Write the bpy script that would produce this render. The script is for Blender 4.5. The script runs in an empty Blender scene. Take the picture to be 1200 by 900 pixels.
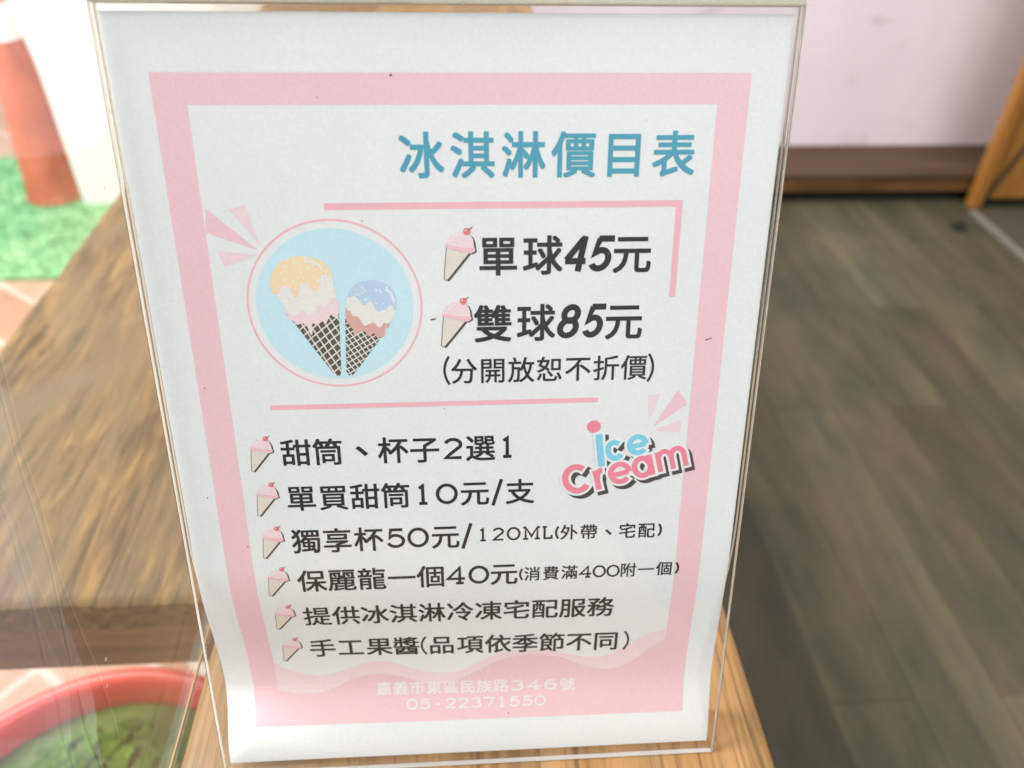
import bpy, bmesh, math, random
from mathutils import Vector, Matrix
from mathutils.geometry import tessellate_polygon
R_ = math.radians
random.seed(7)
scene = bpy.context.scene
COL = scene.collection

# ------------------------------------------------------------------ frames of reference
MM = 0.001
TAU = R_(17.0)                      # backward lean of the sign
SH = 302.36                         # height of the holder front, mm
BX = Vector((1, 0, 0))
BS = Vector((0, -math.sin(TAU), -math.cos(TAU)))     # down the sign
BZ = Vector((0, math.cos(TAU), -math.sin(TAU)))      # into the sign
def SP(u, s, z):                    # mm in the sign's own frame -> world metres
    return (BX * u + BS * (s - SH) + BZ * z) * MM

# ------------------------------------------------------------------ camera
cam = bpy.data.cameras.new('camera')
camo = bpy.data.objects.new('camera', cam)
COL.objects.link(camo)
right = Vector((0.99794, -0.061035, 0.019527))
down = Vector((-0.02277, -0.62255, -0.78225))
fwd = Vector((0.0599, 0.7802, -0.62266))
M = Matrix((( right.x, -down.x, -fwd.x, -0.00004),
            ( right.y, -down.y, -fwd.y, -0.16867),
            ( right.z, -down.z, -fwd.z, 0.34618),
            (0, 0, 0, 1)))
camo.matrix_world = M
cam.sensor_width = 36.0
cam.lens = 27.6
cam.clip_start = 0.01
cam.clip_end = 200
cam.dof.use_dof = True
cam.dof.focus_distance = 0.292
cam.dof.aperture_fstop = 7.6
scene.camera = camo

# ------------------------------------------------------------------ world, lamps, exposure
world = bpy.data.worlds.new('World')
scene.world = world
world.use_nodes = True
bgn = world.node_tree.nodes['Background']
bgn.inputs[0].default_value = (0.93, 0.97, 1.0, 1)
bgn.inputs[1].default_value = 0.40
# noise added to the world so reflections show broad soft brighter and dimmer patches
_wt = world.node_tree
_tc = _wt.nodes.new('ShaderNodeTexCoord')
_no = _wt.nodes.new('ShaderNodeTexNoise')
_no.inputs['Scale'].default_value = 2.3
_no.inputs['Detail'].default_value = 2.0
_no.inputs['Distortion'].default_value = .5
_rm = _wt.nodes.new('ShaderNodeValToRGB')
_rm.color_ramp.elements[0].position = .40
_rm.color_ramp.elements[0].color = (.40, .39, .37, 1)
_rm.color_ramp.elements[1].position = .58
_rm.color_ramp.elements[1].color = (1.35, 1.40, 1.45, 1)
_wt.links.new(_tc.outputs['Generated'], _no.inputs['Vector'])
_wt.links.new(_no.outputs['Fac'], _rm.inputs[0])
_wt.links.new(_rm.outputs[0], bgn.inputs[0])

def area(name, loc, target, size, energy, color):
    l = bpy.data.lights.new(name, 'AREA')
    l.shape = 'RECTANGLE'
    l.size, l.size_y = size
    l.energy = energy
    l.color = color
    o = bpy.data.objects.new(name, l)
    o.location = loc
    o.rotation_euler = (Vector(target) - Vector(loc)).to_track_quat('-Z', 'Y').to_euler()
    COL.objects.link(o)
    return o
area('daylight_outside', (-1.9, 0.75, 2.2), (-0.8, 1.55, -0.5), (1.8, 1.2), 300, (1.0, 0.99, 0.97))
area('added_front_fill', (0.9, -1.5, 2.5), (0.15, 0.5, -0.1), (2.6, 1.8), 106, (0.97, 0.985, 1.0))  # added soft lamp above and behind the camera, lights the sheet

scene.view_settings.view_transform = 'Standard'
scene.view_settings.look = 'None'
scene.view_settings.exposure = 0.0
scene.view_settings.gamma = 1.0
scene.view_settings.use_curve_mapping = False
scene.render.engine = 'CYCLES'
scene.cycles.max_bounces = 16
scene.cycles.transparent_max_bounces = 24
scene.cycles.transmission_bounces = 12
scene.cycles.caustics_reflective = False
scene.cycles.caustics_refractive = False
scene.cycles.use_denoising = True

# ------------------------------------------------------------------ materials
def mat(name):
    m = bpy.data.materials.new(name)
    m.use_nodes = True
    nt = m.node_tree
    nt.nodes.clear()
    out = nt.nodes.new('ShaderNodeOutputMaterial')
    return m, nt, out
def N(nt, t, **kw):
    n = nt.nodes.new(t)
    for k, v in kw.items():
        if k == 'ins':
            for i, val in v.items():
                n.inputs[i].default_value = val
        else:
            setattr(n, k, v)
    return n
def ramp(nt, stops, src, mode='LINEAR'):
    r = nt.nodes.new('ShaderNodeValToRGB')
    r.color_ramp.interpolation = mode
    e = r.color_ramp.elements
    while len(e) > 1:
        e.remove(e[0])
    e[0].position = stops[0][0]; e[0].color = (*stops[0][1], 1)
    for p, c in stops[1:]:
        k = e.new(p); k.color = (*c, 1)
    nt.links.new(src, r.inputs[0])
    return r
def coords(nt, scale=(1, 1, 1), rot=(0, 0, 0), loc=(0, 0, 0)):
    tc = nt.nodes.new('ShaderNodeTexCoord')
    mp = N(nt, 'ShaderNodeMapping')
    mp.inputs['Location'].default_value = loc
    mp.inputs['Rotation'].default_value = rot
    mp.inputs['Scale'].default_value = scale
    nt.links.new(tc.outputs['Object'], mp.inputs[0])
    return mp.outputs[0]
def noise(nt, vec, scale, detail=4, rough=.55, dist=0.0):
    n = N(nt, 'ShaderNodeTexNoise')
    n.inputs['Scale'].default_value = scale
    n.inputs['Detail'].default_value = detail
    n.inputs['Roughness'].default_value = rough
    n.inputs['Distortion'].default_value = dist
    nt.links.new(vec, n.inputs['Vector'])
    return n.outputs['Fac']
def mix(nt, a, b, fac, mode='MIX'):
    m = N(nt, 'ShaderNodeMix', data_type='RGBA', blend_type=mode)
    for i, s in ((6, a), (7, b), (0, fac)):
        if isinstance(s, (int, float)):
            m.inputs[i].default_value = s
        elif isinstance(s, tuple):
            m.inputs[i].default_value = (*s, 1)
        else:
            nt.links.new(s, m.inputs[i])
    return m.outputs[2]
def principled(nt, out, col, rough=.6, bump=None, bstr=.2, bdist=.001, spec=.5):
    p = N(nt, 'ShaderNodeBsdfPrincipled')
    if isinstance(col, tuple):
        p.inputs['Base Color'].default_value = (*col, 1)
    else:
        nt.links.new(col, p.inputs['Base Color'])
    if isinstance(rough, (int, float)):
        p.inputs['Roughness'].default_value = rough
    else:
        nt.links.new(rough, p.inputs['Roughness'])
    p.inputs['Specular IOR Level'].default_value = spec
    if bump is not None:
        b = N(nt, 'ShaderNodeBump')
        b.inputs['Strength'].default_value = bstr
        b.inputs['Distance'].default_value = bdist
        nt.links.new(bump, b.inputs['Height'])
        nt.links.new(b.outputs[0], p.inputs['Normal'])
    nt.links.new(p.outputs[0], out.inputs[0])
    return p

def paper_mat():
    m, nt, out = mat('white_paper')
    v = coords(nt)
    n1 = noise(nt, v, 900, 3, .6)
    n2 = noise(nt, v, 18, 4)
    c = ramp(nt, [(.25, (.765, .775, .77)), (.75, (.835, .845, .84))], n1).outputs[0]
    c2 = ramp(nt, [(.3, (.955, .965, .965)), (.7, (1, 1, 1))], n2).outputs[0]
    c = mix(nt, c, c2, 1.0, 'MULTIPLY')
    h = N(nt, 'ShaderNodeMath', operation='ADD')
    nt.links.new(n1, h.inputs[0]); nt.links.new(noise(nt, v, 240, 3), h.inputs[1])
    principled(nt, out, c, .75, h.outputs[0], .14, .0006, .3)
    return m
def ink_mat(name, col, var=.05, scale=1100):
    m, nt, out = mat(name)
    v = coords(nt)
    n = noise(nt, v, scale, 3, .65)
    lo = tuple(max(0, x * (1 - var)) for x in col)
    hi = tuple(min(1, x * (1 + var) + var * .03) for x in col)
    c = ramp(nt, [(.3, lo), (.7, hi)], n).outputs[0]
    principled(nt, out, c, .7, n, .06, .0004, .3)
    return m
PAPER = paper_mat()
INK = {k: ink_mat('printed_' + k, c) for k, c in {
    'pink': (.84, .55, .60), 'pale_pink': (.84, .66, .69), 'rose': (.86, .46, .52), 'deep_rose': (.85, .24, .33),
    'teal': (.07, .33, .45), 'sky': (.56, .78, .84), 'black': (.016, .017, .018), 'soft_black': (.04, .042, .042),
    'blue': (.22, .62, .76), 'white': (.80, .815, .81), 'footer': (.83, .77, .78), 'yellow': (.86, .69, .44), 'cream': (.80, .78, .73),
    'blush': (.84, .66, .68), 'terracotta': (.68, .40, .36), 'lilac': (.50, .63, .80), 'waffle': (.11, .09, .07),
    'cone': (.74, .67, .59), 'cherry': (.70, .20, .20), 'shadow': (.075, .06, .06), 'scoop': (.84, .50, .56),
}.items()}

def clear_mat(name, tint=(.988, .992, .99), ior=1.40, dust=0.0, dscale=55, rough=.02):
    """thin clear sheet: straight transmission plus Fresnel reflection, with optional dust flecks"""
    m, nt, out = mat(name)
    tr = N(nt, 'ShaderNodeBsdfTransparent'); tr.inputs[0].default_value = (*tint, 1)
    gl = N(nt, 'ShaderNodeBsdfGlossy'); gl.inputs['Roughness'].default_value = rough
    geo = N(nt, 'ShaderNodeNewGeometry')
    # the same reflectance on both sides of a sheet
    inv = N(nt, 'ShaderNodeMix', data_type='FLOAT')
    inv.inputs[2].default_value = ior; inv.inputs[3].default_value = 1 / ior
    nt.links.new(geo.outputs['Backfacing'], inv.inputs[0])
    fr2 = N(nt, 'ShaderNodeFresnel')
    wb = N(nt, 'ShaderNodeBump'); wb.inputs['Strength'].default_value = .35; wb.inputs['Distance'].default_value = .004
    nt.links.new(noise(nt, coords(nt, (1, .6, .6)), 16, 2), wb.inputs['Height'])
    nt.links.new(wb.outputs[0], gl.inputs['Normal'])
    nt.links.new(inv.outputs[0], fr2.inputs[0])
    mx = N(nt, 'ShaderNodeMixShader')
    nt.links.new(fr2.outputs[0], mx.inputs[0])
    nt.links.new(tr.outputs[0], mx.inputs[1]); nt.links.new(gl.outputs[0], mx.inputs[2])
    last = mx
    if dust > 0:
        v = coords(nt)
        vo = N(nt, 'ShaderNodeTexVoronoi'); vo.inputs['Scale'].default_value = dscale
        nt.links.new(v, vo.inputs['Vector'])
        spk = ramp(nt, [(.0, (1, 1, 1)), (.035, (.7,) * 3), (.06, (0, 0, 0))], vo.outputs['Distance']).outputs[0]
        sel = ramp(nt, [(.45, (0, 0, 0)), (.55, (1, 1, 1))], noise(nt, v, dscale * .6, 1)).outputs[0]
        haze = ramp(nt, [(.3, (0, 0, 0)), (.85, (.07,) * 3)], noise(nt, v, 9, 6, .7)).outputs[0]
        f = mix(nt, spk, sel, 1.0, 'MULTIPLY')
        f = mix(nt, f, haze, 1.0, 'ADD')
        df = N(nt, 'ShaderNodeBsdfDiffuse'); df.inputs[0].default_value = (.85, .85, .83, 1)
        sc = N(nt, 'ShaderNodeMath', operation='MULTIPLY'); sc.inputs[1].default_value = dust
        nt.links.new(f, sc.inputs[0])
        m2 = N(nt, 'ShaderNodeMixShader')
        nt.links.new(sc.outputs[0], m2.inputs[0])
        nt.links.new(mx.outputs[0], m2.inputs[1]); nt.links.new(df.outputs[0], m2.inputs[2])
        last = m2
    nt.links.new(last.outputs[0], out.inputs[0])
    return m
CLEAR = clear_mat('clear_acrylic', dust=.10, dscale=70)
PANE = clear_mat('dusty_window_glass', (.95, .965, .955), 1.5, .55, 48)
def edge_mat(name, tint, white):
    m, nt, out = mat(name)
    g = N(nt, 'ShaderNodeBsdfGlass'); g.inputs['Color'].default_value = (*tint, 1)
    g.inputs['Roughness'].default_value = .06; g.inputs['IOR'].default_value = 1.49
    d = N(nt, 'ShaderNodeBsdfTranslucent'); d.inputs[0].default_value = (*white, 1)
    d2 = N(nt, 'ShaderNodeBsdfDiffuse'); d2.inputs[0].default_value = (*white, 1)
    a = N(nt, 'ShaderNodeMixShader'); a.inputs[0].default_value = .5
    nt.links.new(d.outputs[0], a.inputs[1]); nt.links.new(d2.outputs[0], a.inputs[2])
    b = N(nt, 'ShaderNodeMixShader'); b.inputs[0].default_value = .6
    nt.links.new(g.outputs[0], b.inputs[1]); nt.links.new(a.outputs[0], b.inputs[2])
    nt.links.new(b.outputs[0], out.inputs[0])
    return m
EDGE = edge_mat('brightened_acrylic_edge', (.97, .96, .93), (.90, .885, .83))  # bright line of the lit cut edges put into the colour
CHAMFER = edge_mat('painted_dark_chamfer', (.30, .28, .24), (.10, .09, .07))  # dark line of internal reflection painted into the colour
FOLD = edge_mat('bent_acrylic_fold', (.80, .79, .70), (.62, .59, .50))

def wood(name, stops, across=26, along=1.6, rough=.45, axis='Y', pores=.5, bstr=.3, spec=.5, warp=1.5, patch=None):
    m, nt, out = mat(name)
    sc = {'Y': (across, along, across), 'X': (along, across, across), 'Z': (across, across, along)}[axis]
    v = coords(nt, sc)
    n1 = noise(nt, v, 1.0, 8, .62, warp)
    v2 = coords(nt, tuple(s * 5 if s == across else s * 2.2 for s in sc))
    n2 = noise(nt, v2, 1.0, 5, .6, .6)
    c = ramp(nt, stops, n1).outputs[0]
    g = ramp(nt, [(.36, (1 - pores,) * 3), (.5, (1, 1, 1))], n2).outputs[0]
    c = mix(nt, c, g, .8, 'MULTIPLY')
    if patch:
        vp = coords(nt, (6, 2.5, 6) if axis == 'Y' else (2.5, 6, 6))
        f = ramp(nt, [(.42, (0, 0, 0)), (.62, (1, 1, 1))], noise(nt, vp, 1.4, 6, .6, .8)).outputs[0]
        c = mix(nt, c, patch, f)
    h = N(nt, 'ShaderNodeMath', operation='ADD')
    nt.links.new(n1, h.inputs[0]); nt.links.new(n2, h.inputs[1])
    rr = ramp(nt, [(.3, (rough - .08,) * 3), (.7, (rough + .14,) * 3)], n1).outputs[0]
    principled(nt, out, c, rr, h.outputs[0], bstr, .0012, spec)
    return m
def solid(name, col, rough=.5, var=.1, scale=20, bstr=.1, bdist=.001, spec=.5):
    m, nt, out = mat(name)
    v = coords(nt)
    n = noise(nt, v, scale, 5, .6)
    c = ramp(nt, [(.3, tuple(x * (1 - var) for x in col)), (.7, tuple(min(1, x * (1 + var)) for x in col))], n).outputs[0]
    principled(nt, out, c, rough, n, bstr, bdist, spec)
    return m

# ------------------------------------------------------------------ mesh helpers
def link(name, me, m=None, parent=None, smooth=False):
    o = bpy.data.objects.new(name, me)
    COL.objects.link(o)
    if m is not None:
        for k in (m if isinstance(m, (list, tuple)) else [m]):
            me.materials.append(k)
    if smooth:
        for p in me.polygons:
            p.use_smooth = True
    if parent is not None:
        o.parent = parent
        o.matrix_parent_inverse = parent.matrix_world.inverted()
    return o
def from_bm(name, bm, m=None, parent=None, smooth=False):
    me = bpy.data.meshes.new(name)
    bm.to_mesh(me); bm.free()
    return link(name, me, m, parent, smooth)
def tag(o, label=None, cat=None, group=None, kind=None):
    if label: o['label'] = label
    if cat: o['category'] = cat
    if group: o['group'] = group
    if kind: o['kind'] = kind
    return o
def empty(name, loc):
    o = bpy.data.objects.new(name, None)
    o.empty_display_size = .02
    o.location = loc
    COL.objects.link(o)
    bpy.context.view_layer.update()
    return o
def box(bm, lo, hi, bev=0.0, seg=2):
    r = bmesh.ops.create_cube(bm, size=1)
    vs = r['verts']
    for v in vs:
        v.co = Vector([lo[i] + (v.co[i] + .5) * (hi[i] - lo[i]) for i in range(3)])
    if bev:
        es = list({e for v in vs for e in v.link_edges})
        bmesh.ops.bevel(bm, geom=es, offset=bev, segments=seg, affect='EDGES', profile=.5)
def box_obj(name, lo, hi, m, parent=None, bev=0.0, seg=2):
    bm = bmesh.new(); box(bm, lo, hi, bev, seg)
    return from_bm(name, bm, m, parent)
def lathe(bm, prof, c, seg=64):
    rings = []
    for r, z in prof:
        rings.append([bm.verts.new((c[0] + r * math.cos(2 * math.pi * i / seg), c[1] + r * math.sin(2 * math.pi * i / seg), c[2] + z)) for i in range(seg)])
    for a, b in zip(rings, rings[1:]):
        for i in range(seg):
            bm.faces.new((a[i], a[(i + 1) % seg], b[(i + 1) % seg], b[i]))
    return rings

# ------------------------------------------------------------------ the sheet of paper: shape of the page inside the holder
PU, PTOP = -0.31, 3.37               # where the page sits in the holder, mm
S0, S1, D1, D2, AL = 195.8, 261.4, 7.64, 1.07, -0.351   # the lower part of the page sags back and comes forward again
def sm(x):
    x = min(max(x, 0.0), 1.0)
    return x * x * (3 - 2 * x)
def dep(s):
    return D1 * sm((s - S0) / (S1 - S0)) + (D2 - D1) * sm((s - S1) / (297 - S1))
TAB = [0.0]
DS = 0.25
for i in range(1, 1300):
    dd = (dep(i * DS) - dep((i - 1) * DS)) / DS
    TAB.append(TAB[-1] + math.sqrt(max(1 - dd * dd, .05)) * DS)
def down_of(s):
    if s <= 0: return s
    k = s / DS; i = min(int(k), len(TAB) - 2)
    return TAB[i] + (TAB[i + 1] - TAB[i]) * (k - i)
def ripple(u, v):
    # slight cockle of a page that has been handled: a soft vertical crease and long low waves
    r = .10 * math.sin(u * .043 + v * .011 + 1) * math.sin(v * .027 + .6)
    r += .10 * math.exp(-((u + 61 + v * .02) / 4.0) ** 2) * (1 - sm((v - 40) / 70))
    r += .08 * math.exp(-((v - 200 - u * .03) / 4.0) ** 2) * sm((u + 20) / 60)
    r += .10 * math.exp(-(((u - 4) / 5) ** 2 + ((v - 31) / 4) ** 2)) - .08 * math.exp(-(((u + 54) / 5) ** 2 + ((v - 47) / 4) ** 2))
    r += .12 * math.exp(-(((u + 99) / 4) ** 2 + ((v - 131) / 5) ** 2)) + .10 * math.exp(-(((u + 74) / 4) ** 2 + ((v - 133) / 4) ** 2))
    return r
def pg(u, v, lift=0.0):
    """point on the page, u across from its centre line, v down from its top edge, both in mm"""
    return SP(u + PU, down_of(v) + PTOP, dep(v) * (1 + AL * u / 100) - .05 + ripple(u, v) - lift)

bm = bmesh.new()
nu, nv = 140, 220
g = [[bm.verts.new(pg(-105 + 210 * i / nu, 297 * j / nv)) for i in range(nu + 1)] for j in range(nv + 1)]
for j in range(nv):
    for i in range(nu):
        bm.faces.new((g[j][i], g[j + 1][i], g[j + 1][i + 1], g[j][i + 1]))
PAGE = from_bm('menu_sheet', bm, PAPER, smooth=True)
tag(PAGE, 'white paper price list with pink border standing inside the clear sign holder', 'menu')

LAYER = 0.028
def ink_obj(name, parts, parent=PAGE, lift=1):
    """parts: list of (material key, extra layer, list of polygons in page mm)"""
    me_all = bmesh.new()
    mats = []
    for key, extra, polys in parts:
        if key not in mats:
            mats.append(key)
        b = bmesh.new()
        for poly in polys:
            vs = [b.verts.new((p[0], p[1], 0)) for p in poly]
            if len(poly) <= 4:
                tris = [tuple(range(len(poly)))]
            else:
                tris = tessellate_polygon([[Vector((p[0], p[1], 0)) for p in poly]])
            for t in tris:
                try:
                    b.faces.new([vs[i] for i in t])
                except ValueError:
                    pass
        _finish(b, me_all, mats.index(key), lift + extra)
    return from_bm(name, me_all, [INK[k] for k in mats], parent)
def _cut(b):
    us = [v.co.x for v in b.verts]; vs = [v.co.y for v in b.verts]
    if not us: return
    for axis, lo, hi, st in ((1, min(vs), max(vs), 2.5), (0, min(us), max(us), 2.5)):
        k = math.floor(lo / st) * st + st
        while k < hi:
            co = (k, 0, 0) if axis == 0 else (0, k, 0)
            no = (1, 0, 0) if axis == 0 else (0, 1, 0)
            bmesh.ops.bisect_plane(b, geom=b.verts[:] + b.edges[:] + b.faces[:], plane_co=co, plane_no=no)
            k += st
def _finish(b, dst, mi, lift):
    _cut(b)
    mp = {}
    for v in b.verts:
        mp[v] = dst.verts.new(pg(v.co.x, v.co.y, lift * LAYER + v.co.z))
    for f in b.faces:
        if len(f.verts) < 3 or f.calc_area() < 1e-9: continue
        try:
            nf = dst.faces.new([mp[v] for v in f.verts])
        except ValueError:
            continue
        nf.material_index = mi
    b.free()

# glyph outlines: Blender's own built-in typeface, turned into mesh
_glyphs = {}
def glyph(ch, off, res=4):
    k = (ch, round(off, 4))
    if k not in _glyphs:
        c = bpy.data.curves.new('lettering', 'FONT')
        c.body = ch; c.offset = off; c.resolution_u = res
        o = bpy.data.objects.new('lettering', c)
        COL.objects.link(o)
        bpy.context.view_layer.update()
        me = bpy.data.meshes.new_from_object(o.evaluated_get(bpy.context.evaluated_depsgraph_get()))
        _glyphs[k] = ([v.co.copy() for v in me.vertices], [tuple(p.vertices) for p in me.polygons])
        bpy.data.objects.remove(o); bpy.data.curves.remove(c); bpy.data.meshes.remove(me)
    return _glyphs[k]
def put_glyph(b, ch, uc, vc, ew, eh, off=0.0, shear=0.0, rot=0.0, center=None, dz=0.0, over=0.0):
    vs, fs = glyph(ch, off)
    if center is None:
        cx, cy = .5, .38            # centre of a Chinese character cell
    else:
        xs = [v.x for v in vs]; ys = [v.y for v in vs]
        cx = (min(xs) + max(xs)) / 2 if center[0] is None else center[0]
        cy = (min(ys) + max(ys)) / 2 if center[1] is None else center[1]
    cr, sr = math.cos(rot), math.sin(rot)
    shifts = [(0, 0)] if over == 0 else [(over, over), (-over, over), (over, -over), (-over, -over)]
    for q, (du, dv) in enumerate(shifts):
        nv = []
        for v in vs:
            x = (v.x - cx) * ew + (v.y - cy) * shear * eh + du
            y = -(v.y - cy) * eh + dv
            nv.append(b.verts.new((uc + x * cr - y * sr, vc + x * sr + y * cr, dz + q * .003)))
        for f in fs:
            try: b.faces.new([nv[i] for i in f])
            except ValueError: pass

# wide strokes for the slab-serif figures of the list
def arc(cx, cy, rx, ry, a0, a1, n=18):
    return [(cx + rx * math.cos(R_(a0 + (a1 - a0) * i / n)), cy - ry * math.sin(R_(a0 + (a1 - a0) * i / n))) for i in range(n + 1)]
FIG = {
    '0': [arc(.5, .5, .5, .5, 90, 450, 40)],
    '1': [[(.12, .14), (.52, .0), (.52, 1)], [(.08, 1), (.98, 1)]],
    '2': [arc(.5, .27, .45, .27, 165, -28, 20) + [(.62, .58), (.30, .80), (.06, .985), (.99, .985)]],
    '3': [arc(.48, .25, .40, .25, 160, -80, 18), arc(.48, .73, .46, .27, 82, -165, 20)],
    '4': [[(.70, 1.0), (.70, .0), (.02, .70), (1.0, .70)], [(.48, 1.0), (.92, 1.0)]],
    '5': [[(.92, .0), (.22, .0), (.14, .46)] + arc(.48, .66, .47, .33, 128, -160, 22)],
    '6': [[(.86, .06)] + arc(.52, .5, .48, .5, 75, 190, 16), arc(.5, .69, .46, .31, 0, 360, 30)],
    '7': [[(.02, .12), (.02, .0), (.98, .0), (.42, 1)]],
    '-': [[(.1, .55), (.9, .55)]],
    '/': [[(.95, -.08), (.05, 1.1)]],
    'M': [[(.14, 1), (.14, .0), (.5, .78), (.86, .0), (.86, 1)], [(-.02, 1), (.30, 1)], [(.70, 1), (1.02, 1)], [(-.02, 0), (.16, 0)], [(.84, 0), (1.02, 0)]],
    'L': [[(.24, 0), (.24, 1), (.98, 1), (.98, .72)], [(.02, 0), (.48, 0)]],
    '(': [[((2 * i / 12 - 1) ** 2, i / 12) for i in range(13)]],
    ')': [[(1 - (2 * i / 12 - 1) ** 2, i / 12) for i in range(13)]],
}
def stroke(b, pts, w, z=0.0):
    n = len(pts)
    closed = (abs(pts[0][0] - pts[-1][0]) + abs(pts[0][1] - pts[-1][1])) < 1e-4
    L, Rr = [], []
    for i, p in enumerate(pts):
        a = pts[i - 1] if i > 0 else (pts[-2] if closed else None)
        c = pts[i + 1] if i < n - 1 else (pts[1] if closed else None)
        d1 = Vector((p[0] - a[0], p[1] - a[1])).normalized() if a else None
        d2 = Vector((c[0] - p[0], c[1] - p[1])).normalized() if c else None
        d1 = d1 or d2; d2 = d2 or d1
        n1 = Vector((-d1.y, d1.x)); n2 = Vector((-d2.y, d2.x))
        mt = (n1 + n2)
        mt = mt.normalized() if mt.length > 1e-6 else n1
        k = min(1 / max(mt.dot(n1), .35), 2.0) * w / 2
        e = Vector((0, 0))
        L.append(b.verts.new((p[0] + mt.x * k, p[1] + mt.y * k, z)))
        Rr.append(b.verts.new((p[0] - mt.x * k, p[1] - mt.y * k, z)))
    for i in range(n - 1):
        b.faces.new((L[i], L[i + 1], Rr[i + 1], Rr[i]))
def put_fig(b, ch, uc, vc, w, h, th):
    for i, pl in enumerate(FIG[ch]):
        pts = [(uc + (x - .5) * (w - th), vc + (y - .5) * (h - th)) for x, y in pl]
        stroke(b, pts, th, .003 * i)

# ------------------------------------------------------------------ printed lettering
def lettering(name, runs, key, lift=4, label=None):
    dst = bmesh.new()
    b = bmesh.new()
    for r in runs:
        r(b)
    _finish(b, dst, 0, lift)
    o = from_bm(name, dst, INK[key], PAGE)
    if label: o['label'] = label
    return o
def cjk(chars, ew, eh, off):
    def f(b):
        for ch, u, v in chars:
            if ch == '、':
                put_glyph(b, ch, u, v, ew * 1.2, eh * 1.2, off, center=(None, None))
            else:
                put_glyph(b, ch, u, v, ew, eh, 0.0, over=off * ew)
    return f
def figs(chars, sizes, h, th):
    def f(b):
        for ch, u, v in chars:
            w = sizes.get(ch, sizes.get('*'))
            hh = h * (1.22 if ch in '()/' else 1)
            put_fig(b, ch, u, v, w, hh if ch not in '()' else h * 1.05, th)
    return f
BOLD = {
    '4': [[(.70, .0), (.03, .70)], [(-.03, .74), (1.06, .74)], [(.76, -.09), (.76, 1.09)]],
    '5': [[(1.02, .0), (.20, .0)], [(.27, .0), (.13, .50)] + arc(.48, .69, .44, .31, 118, -150, 20)],
    '8': [arc(.5, .245, .40, .245, 90, 450, 26), arc(.5, .735, .47, .275, 90, 450, 28)],
    'c': [arc(.54, .5, .52, .5, 42, 318, 24)],
    'e': [[(.08, .54), (.98, .54)], arc(.52, .5, .50, .5, -6, 312, 26)],
    'r': [[(.18, -.04), (.18, 1.1)], arc(.78, .62, .58, .60, 168, 84, 10)],
    'a': [arc(.46, .5, .46, .5, 90, 450, 28), [(.95, -.10), (.95, 1.1)]],
    'm': [[(.06, -.04), (.06, 1.1)], arc(.29, .42, .23, .42, 178, 2, 12) + [(.52, 1.1)], arc(.75, .42, .23, .42, 178, 2, 12) + [(.98, 1.1)]],
}
def bold(b, ch, uc, vc, w, h, th, grow=0.0, shear=0.0, rot=0.0):
    cr, sr = math.cos(rot), math.sin(rot)
    for i, pl in enumerate(BOLD[ch]):
        pts = []
        for x, y in pl:
            py = (y - .5) * (h - th); px = (x - .5) * (w - th) - py * shear
            pts.append((uc + px * cr - py * sr, vc + px * sr + py * cr))
        if grow and abs(pts[0][0] - pts[-1][0]) + abs(pts[0][1] - pts[-1][1]) > 1e-4:      # carry the outline past the stroke ends too
            for k, j in ((0, 1), (-1, -2)):
                d = Vector((pts[k][0] - pts[j][0], pts[k][1] - pts[j][1])).normalized() * grow / 2
                pts[k] = (pts[k][0] + d.x, pts[k][1] + d.y)
        stroke(b, pts, th + grow, .004 * i)
def italic(chars, w, h, th):
    def f(b):
        for ch, u, v in chars:
            bold(b, ch, u, v, w, h, th, shear=.2)
    return f
def even(s, u0, u1, v):
    return [(c, u0 + (u1 - u0) * i / (len(s) - 1), v) for i, c in enumerate(s)]

title = lettering('title_lettering', [cjk(even('冰淇淋價目表', -12.0, 70.2, 41.5), 14.8, 15.2, .017)], 'teal', 4, 'teal heading of six bold characters')
lettering('price_lettering', [cjk([('單', 12.5, 74.5), ('球', 27.6, 74.4), ('元', 58.3, 74.2)], 13.9, 14.2, .017),
                              italic([('4', 39.2, 74.1), ('5', 47.7, 74.1)], 8.6, 12.4, 2.15)], 'black')
lettering('price_lettering', [cjk([('雙', 10.6, 98.3), ('球', 25.6, 98.2), ('元', 56.7, 98.2)], 13.9, 14.2, .017),
                              italic([('8', 37.4, 97.9), ('5', 46.1, 97.9)], 8.0, 12.4, 2.15)], 'black')
lettering('note_lettering', [cjk(even('分開放恕不折價', 0.1, 61.4, 115.7), 9.9, 10.2, .009),
                             figs([('(', -6.0, 115.4), (')', 67.4, 116.0)], {'*': 2.6}, 11.0, .9)], 'black')
FW = {'0': 8.3, '2': 7.5, '5': 7.8, '4': 8.2, '1': 4.8, '/': 5.0}
EW, EH, OFF = 11.5, 11.3, .014
def row(cj, fg, small=()):
    runs = [cjk(cj, EW, EH, OFF)]
    if fg: runs.append(figs(fg, FW, 8.9, 1.3))
    return runs + list(small)
lettering('list_lettering', row([('甜', -61.9, 146.2), ('筒', -50.4, 146.2), ('、', -38.1, 146.2), ('杯', -26.7, 146.2), ('子', -15.1, 146.3), ('選', 5.5, 146.3)],
                                [('2', -4.6, 146.3), ('1', 15.4, 146.3)]), 'black')
lettering('list_lettering', row([('單', -61.9, 165.2), ('買', -50.0, 165.2), ('甜', -38.2, 165.2), ('筒', -26.7, 165.2), ('元', 3.1, 165.2), ('支', 20.3, 165.2)],
                                [('1', -16.6, 165.2), ('0', -7.5, 165.2), ('/', 11.6, 165.2)]), 'black')
SF = {'0': 5.4, '2': 4.9, '1': 3.2, 'M': 7.2, 'L': 4.6, '(': 1.8, ')': 1.8, '4': 5.4}
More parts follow.
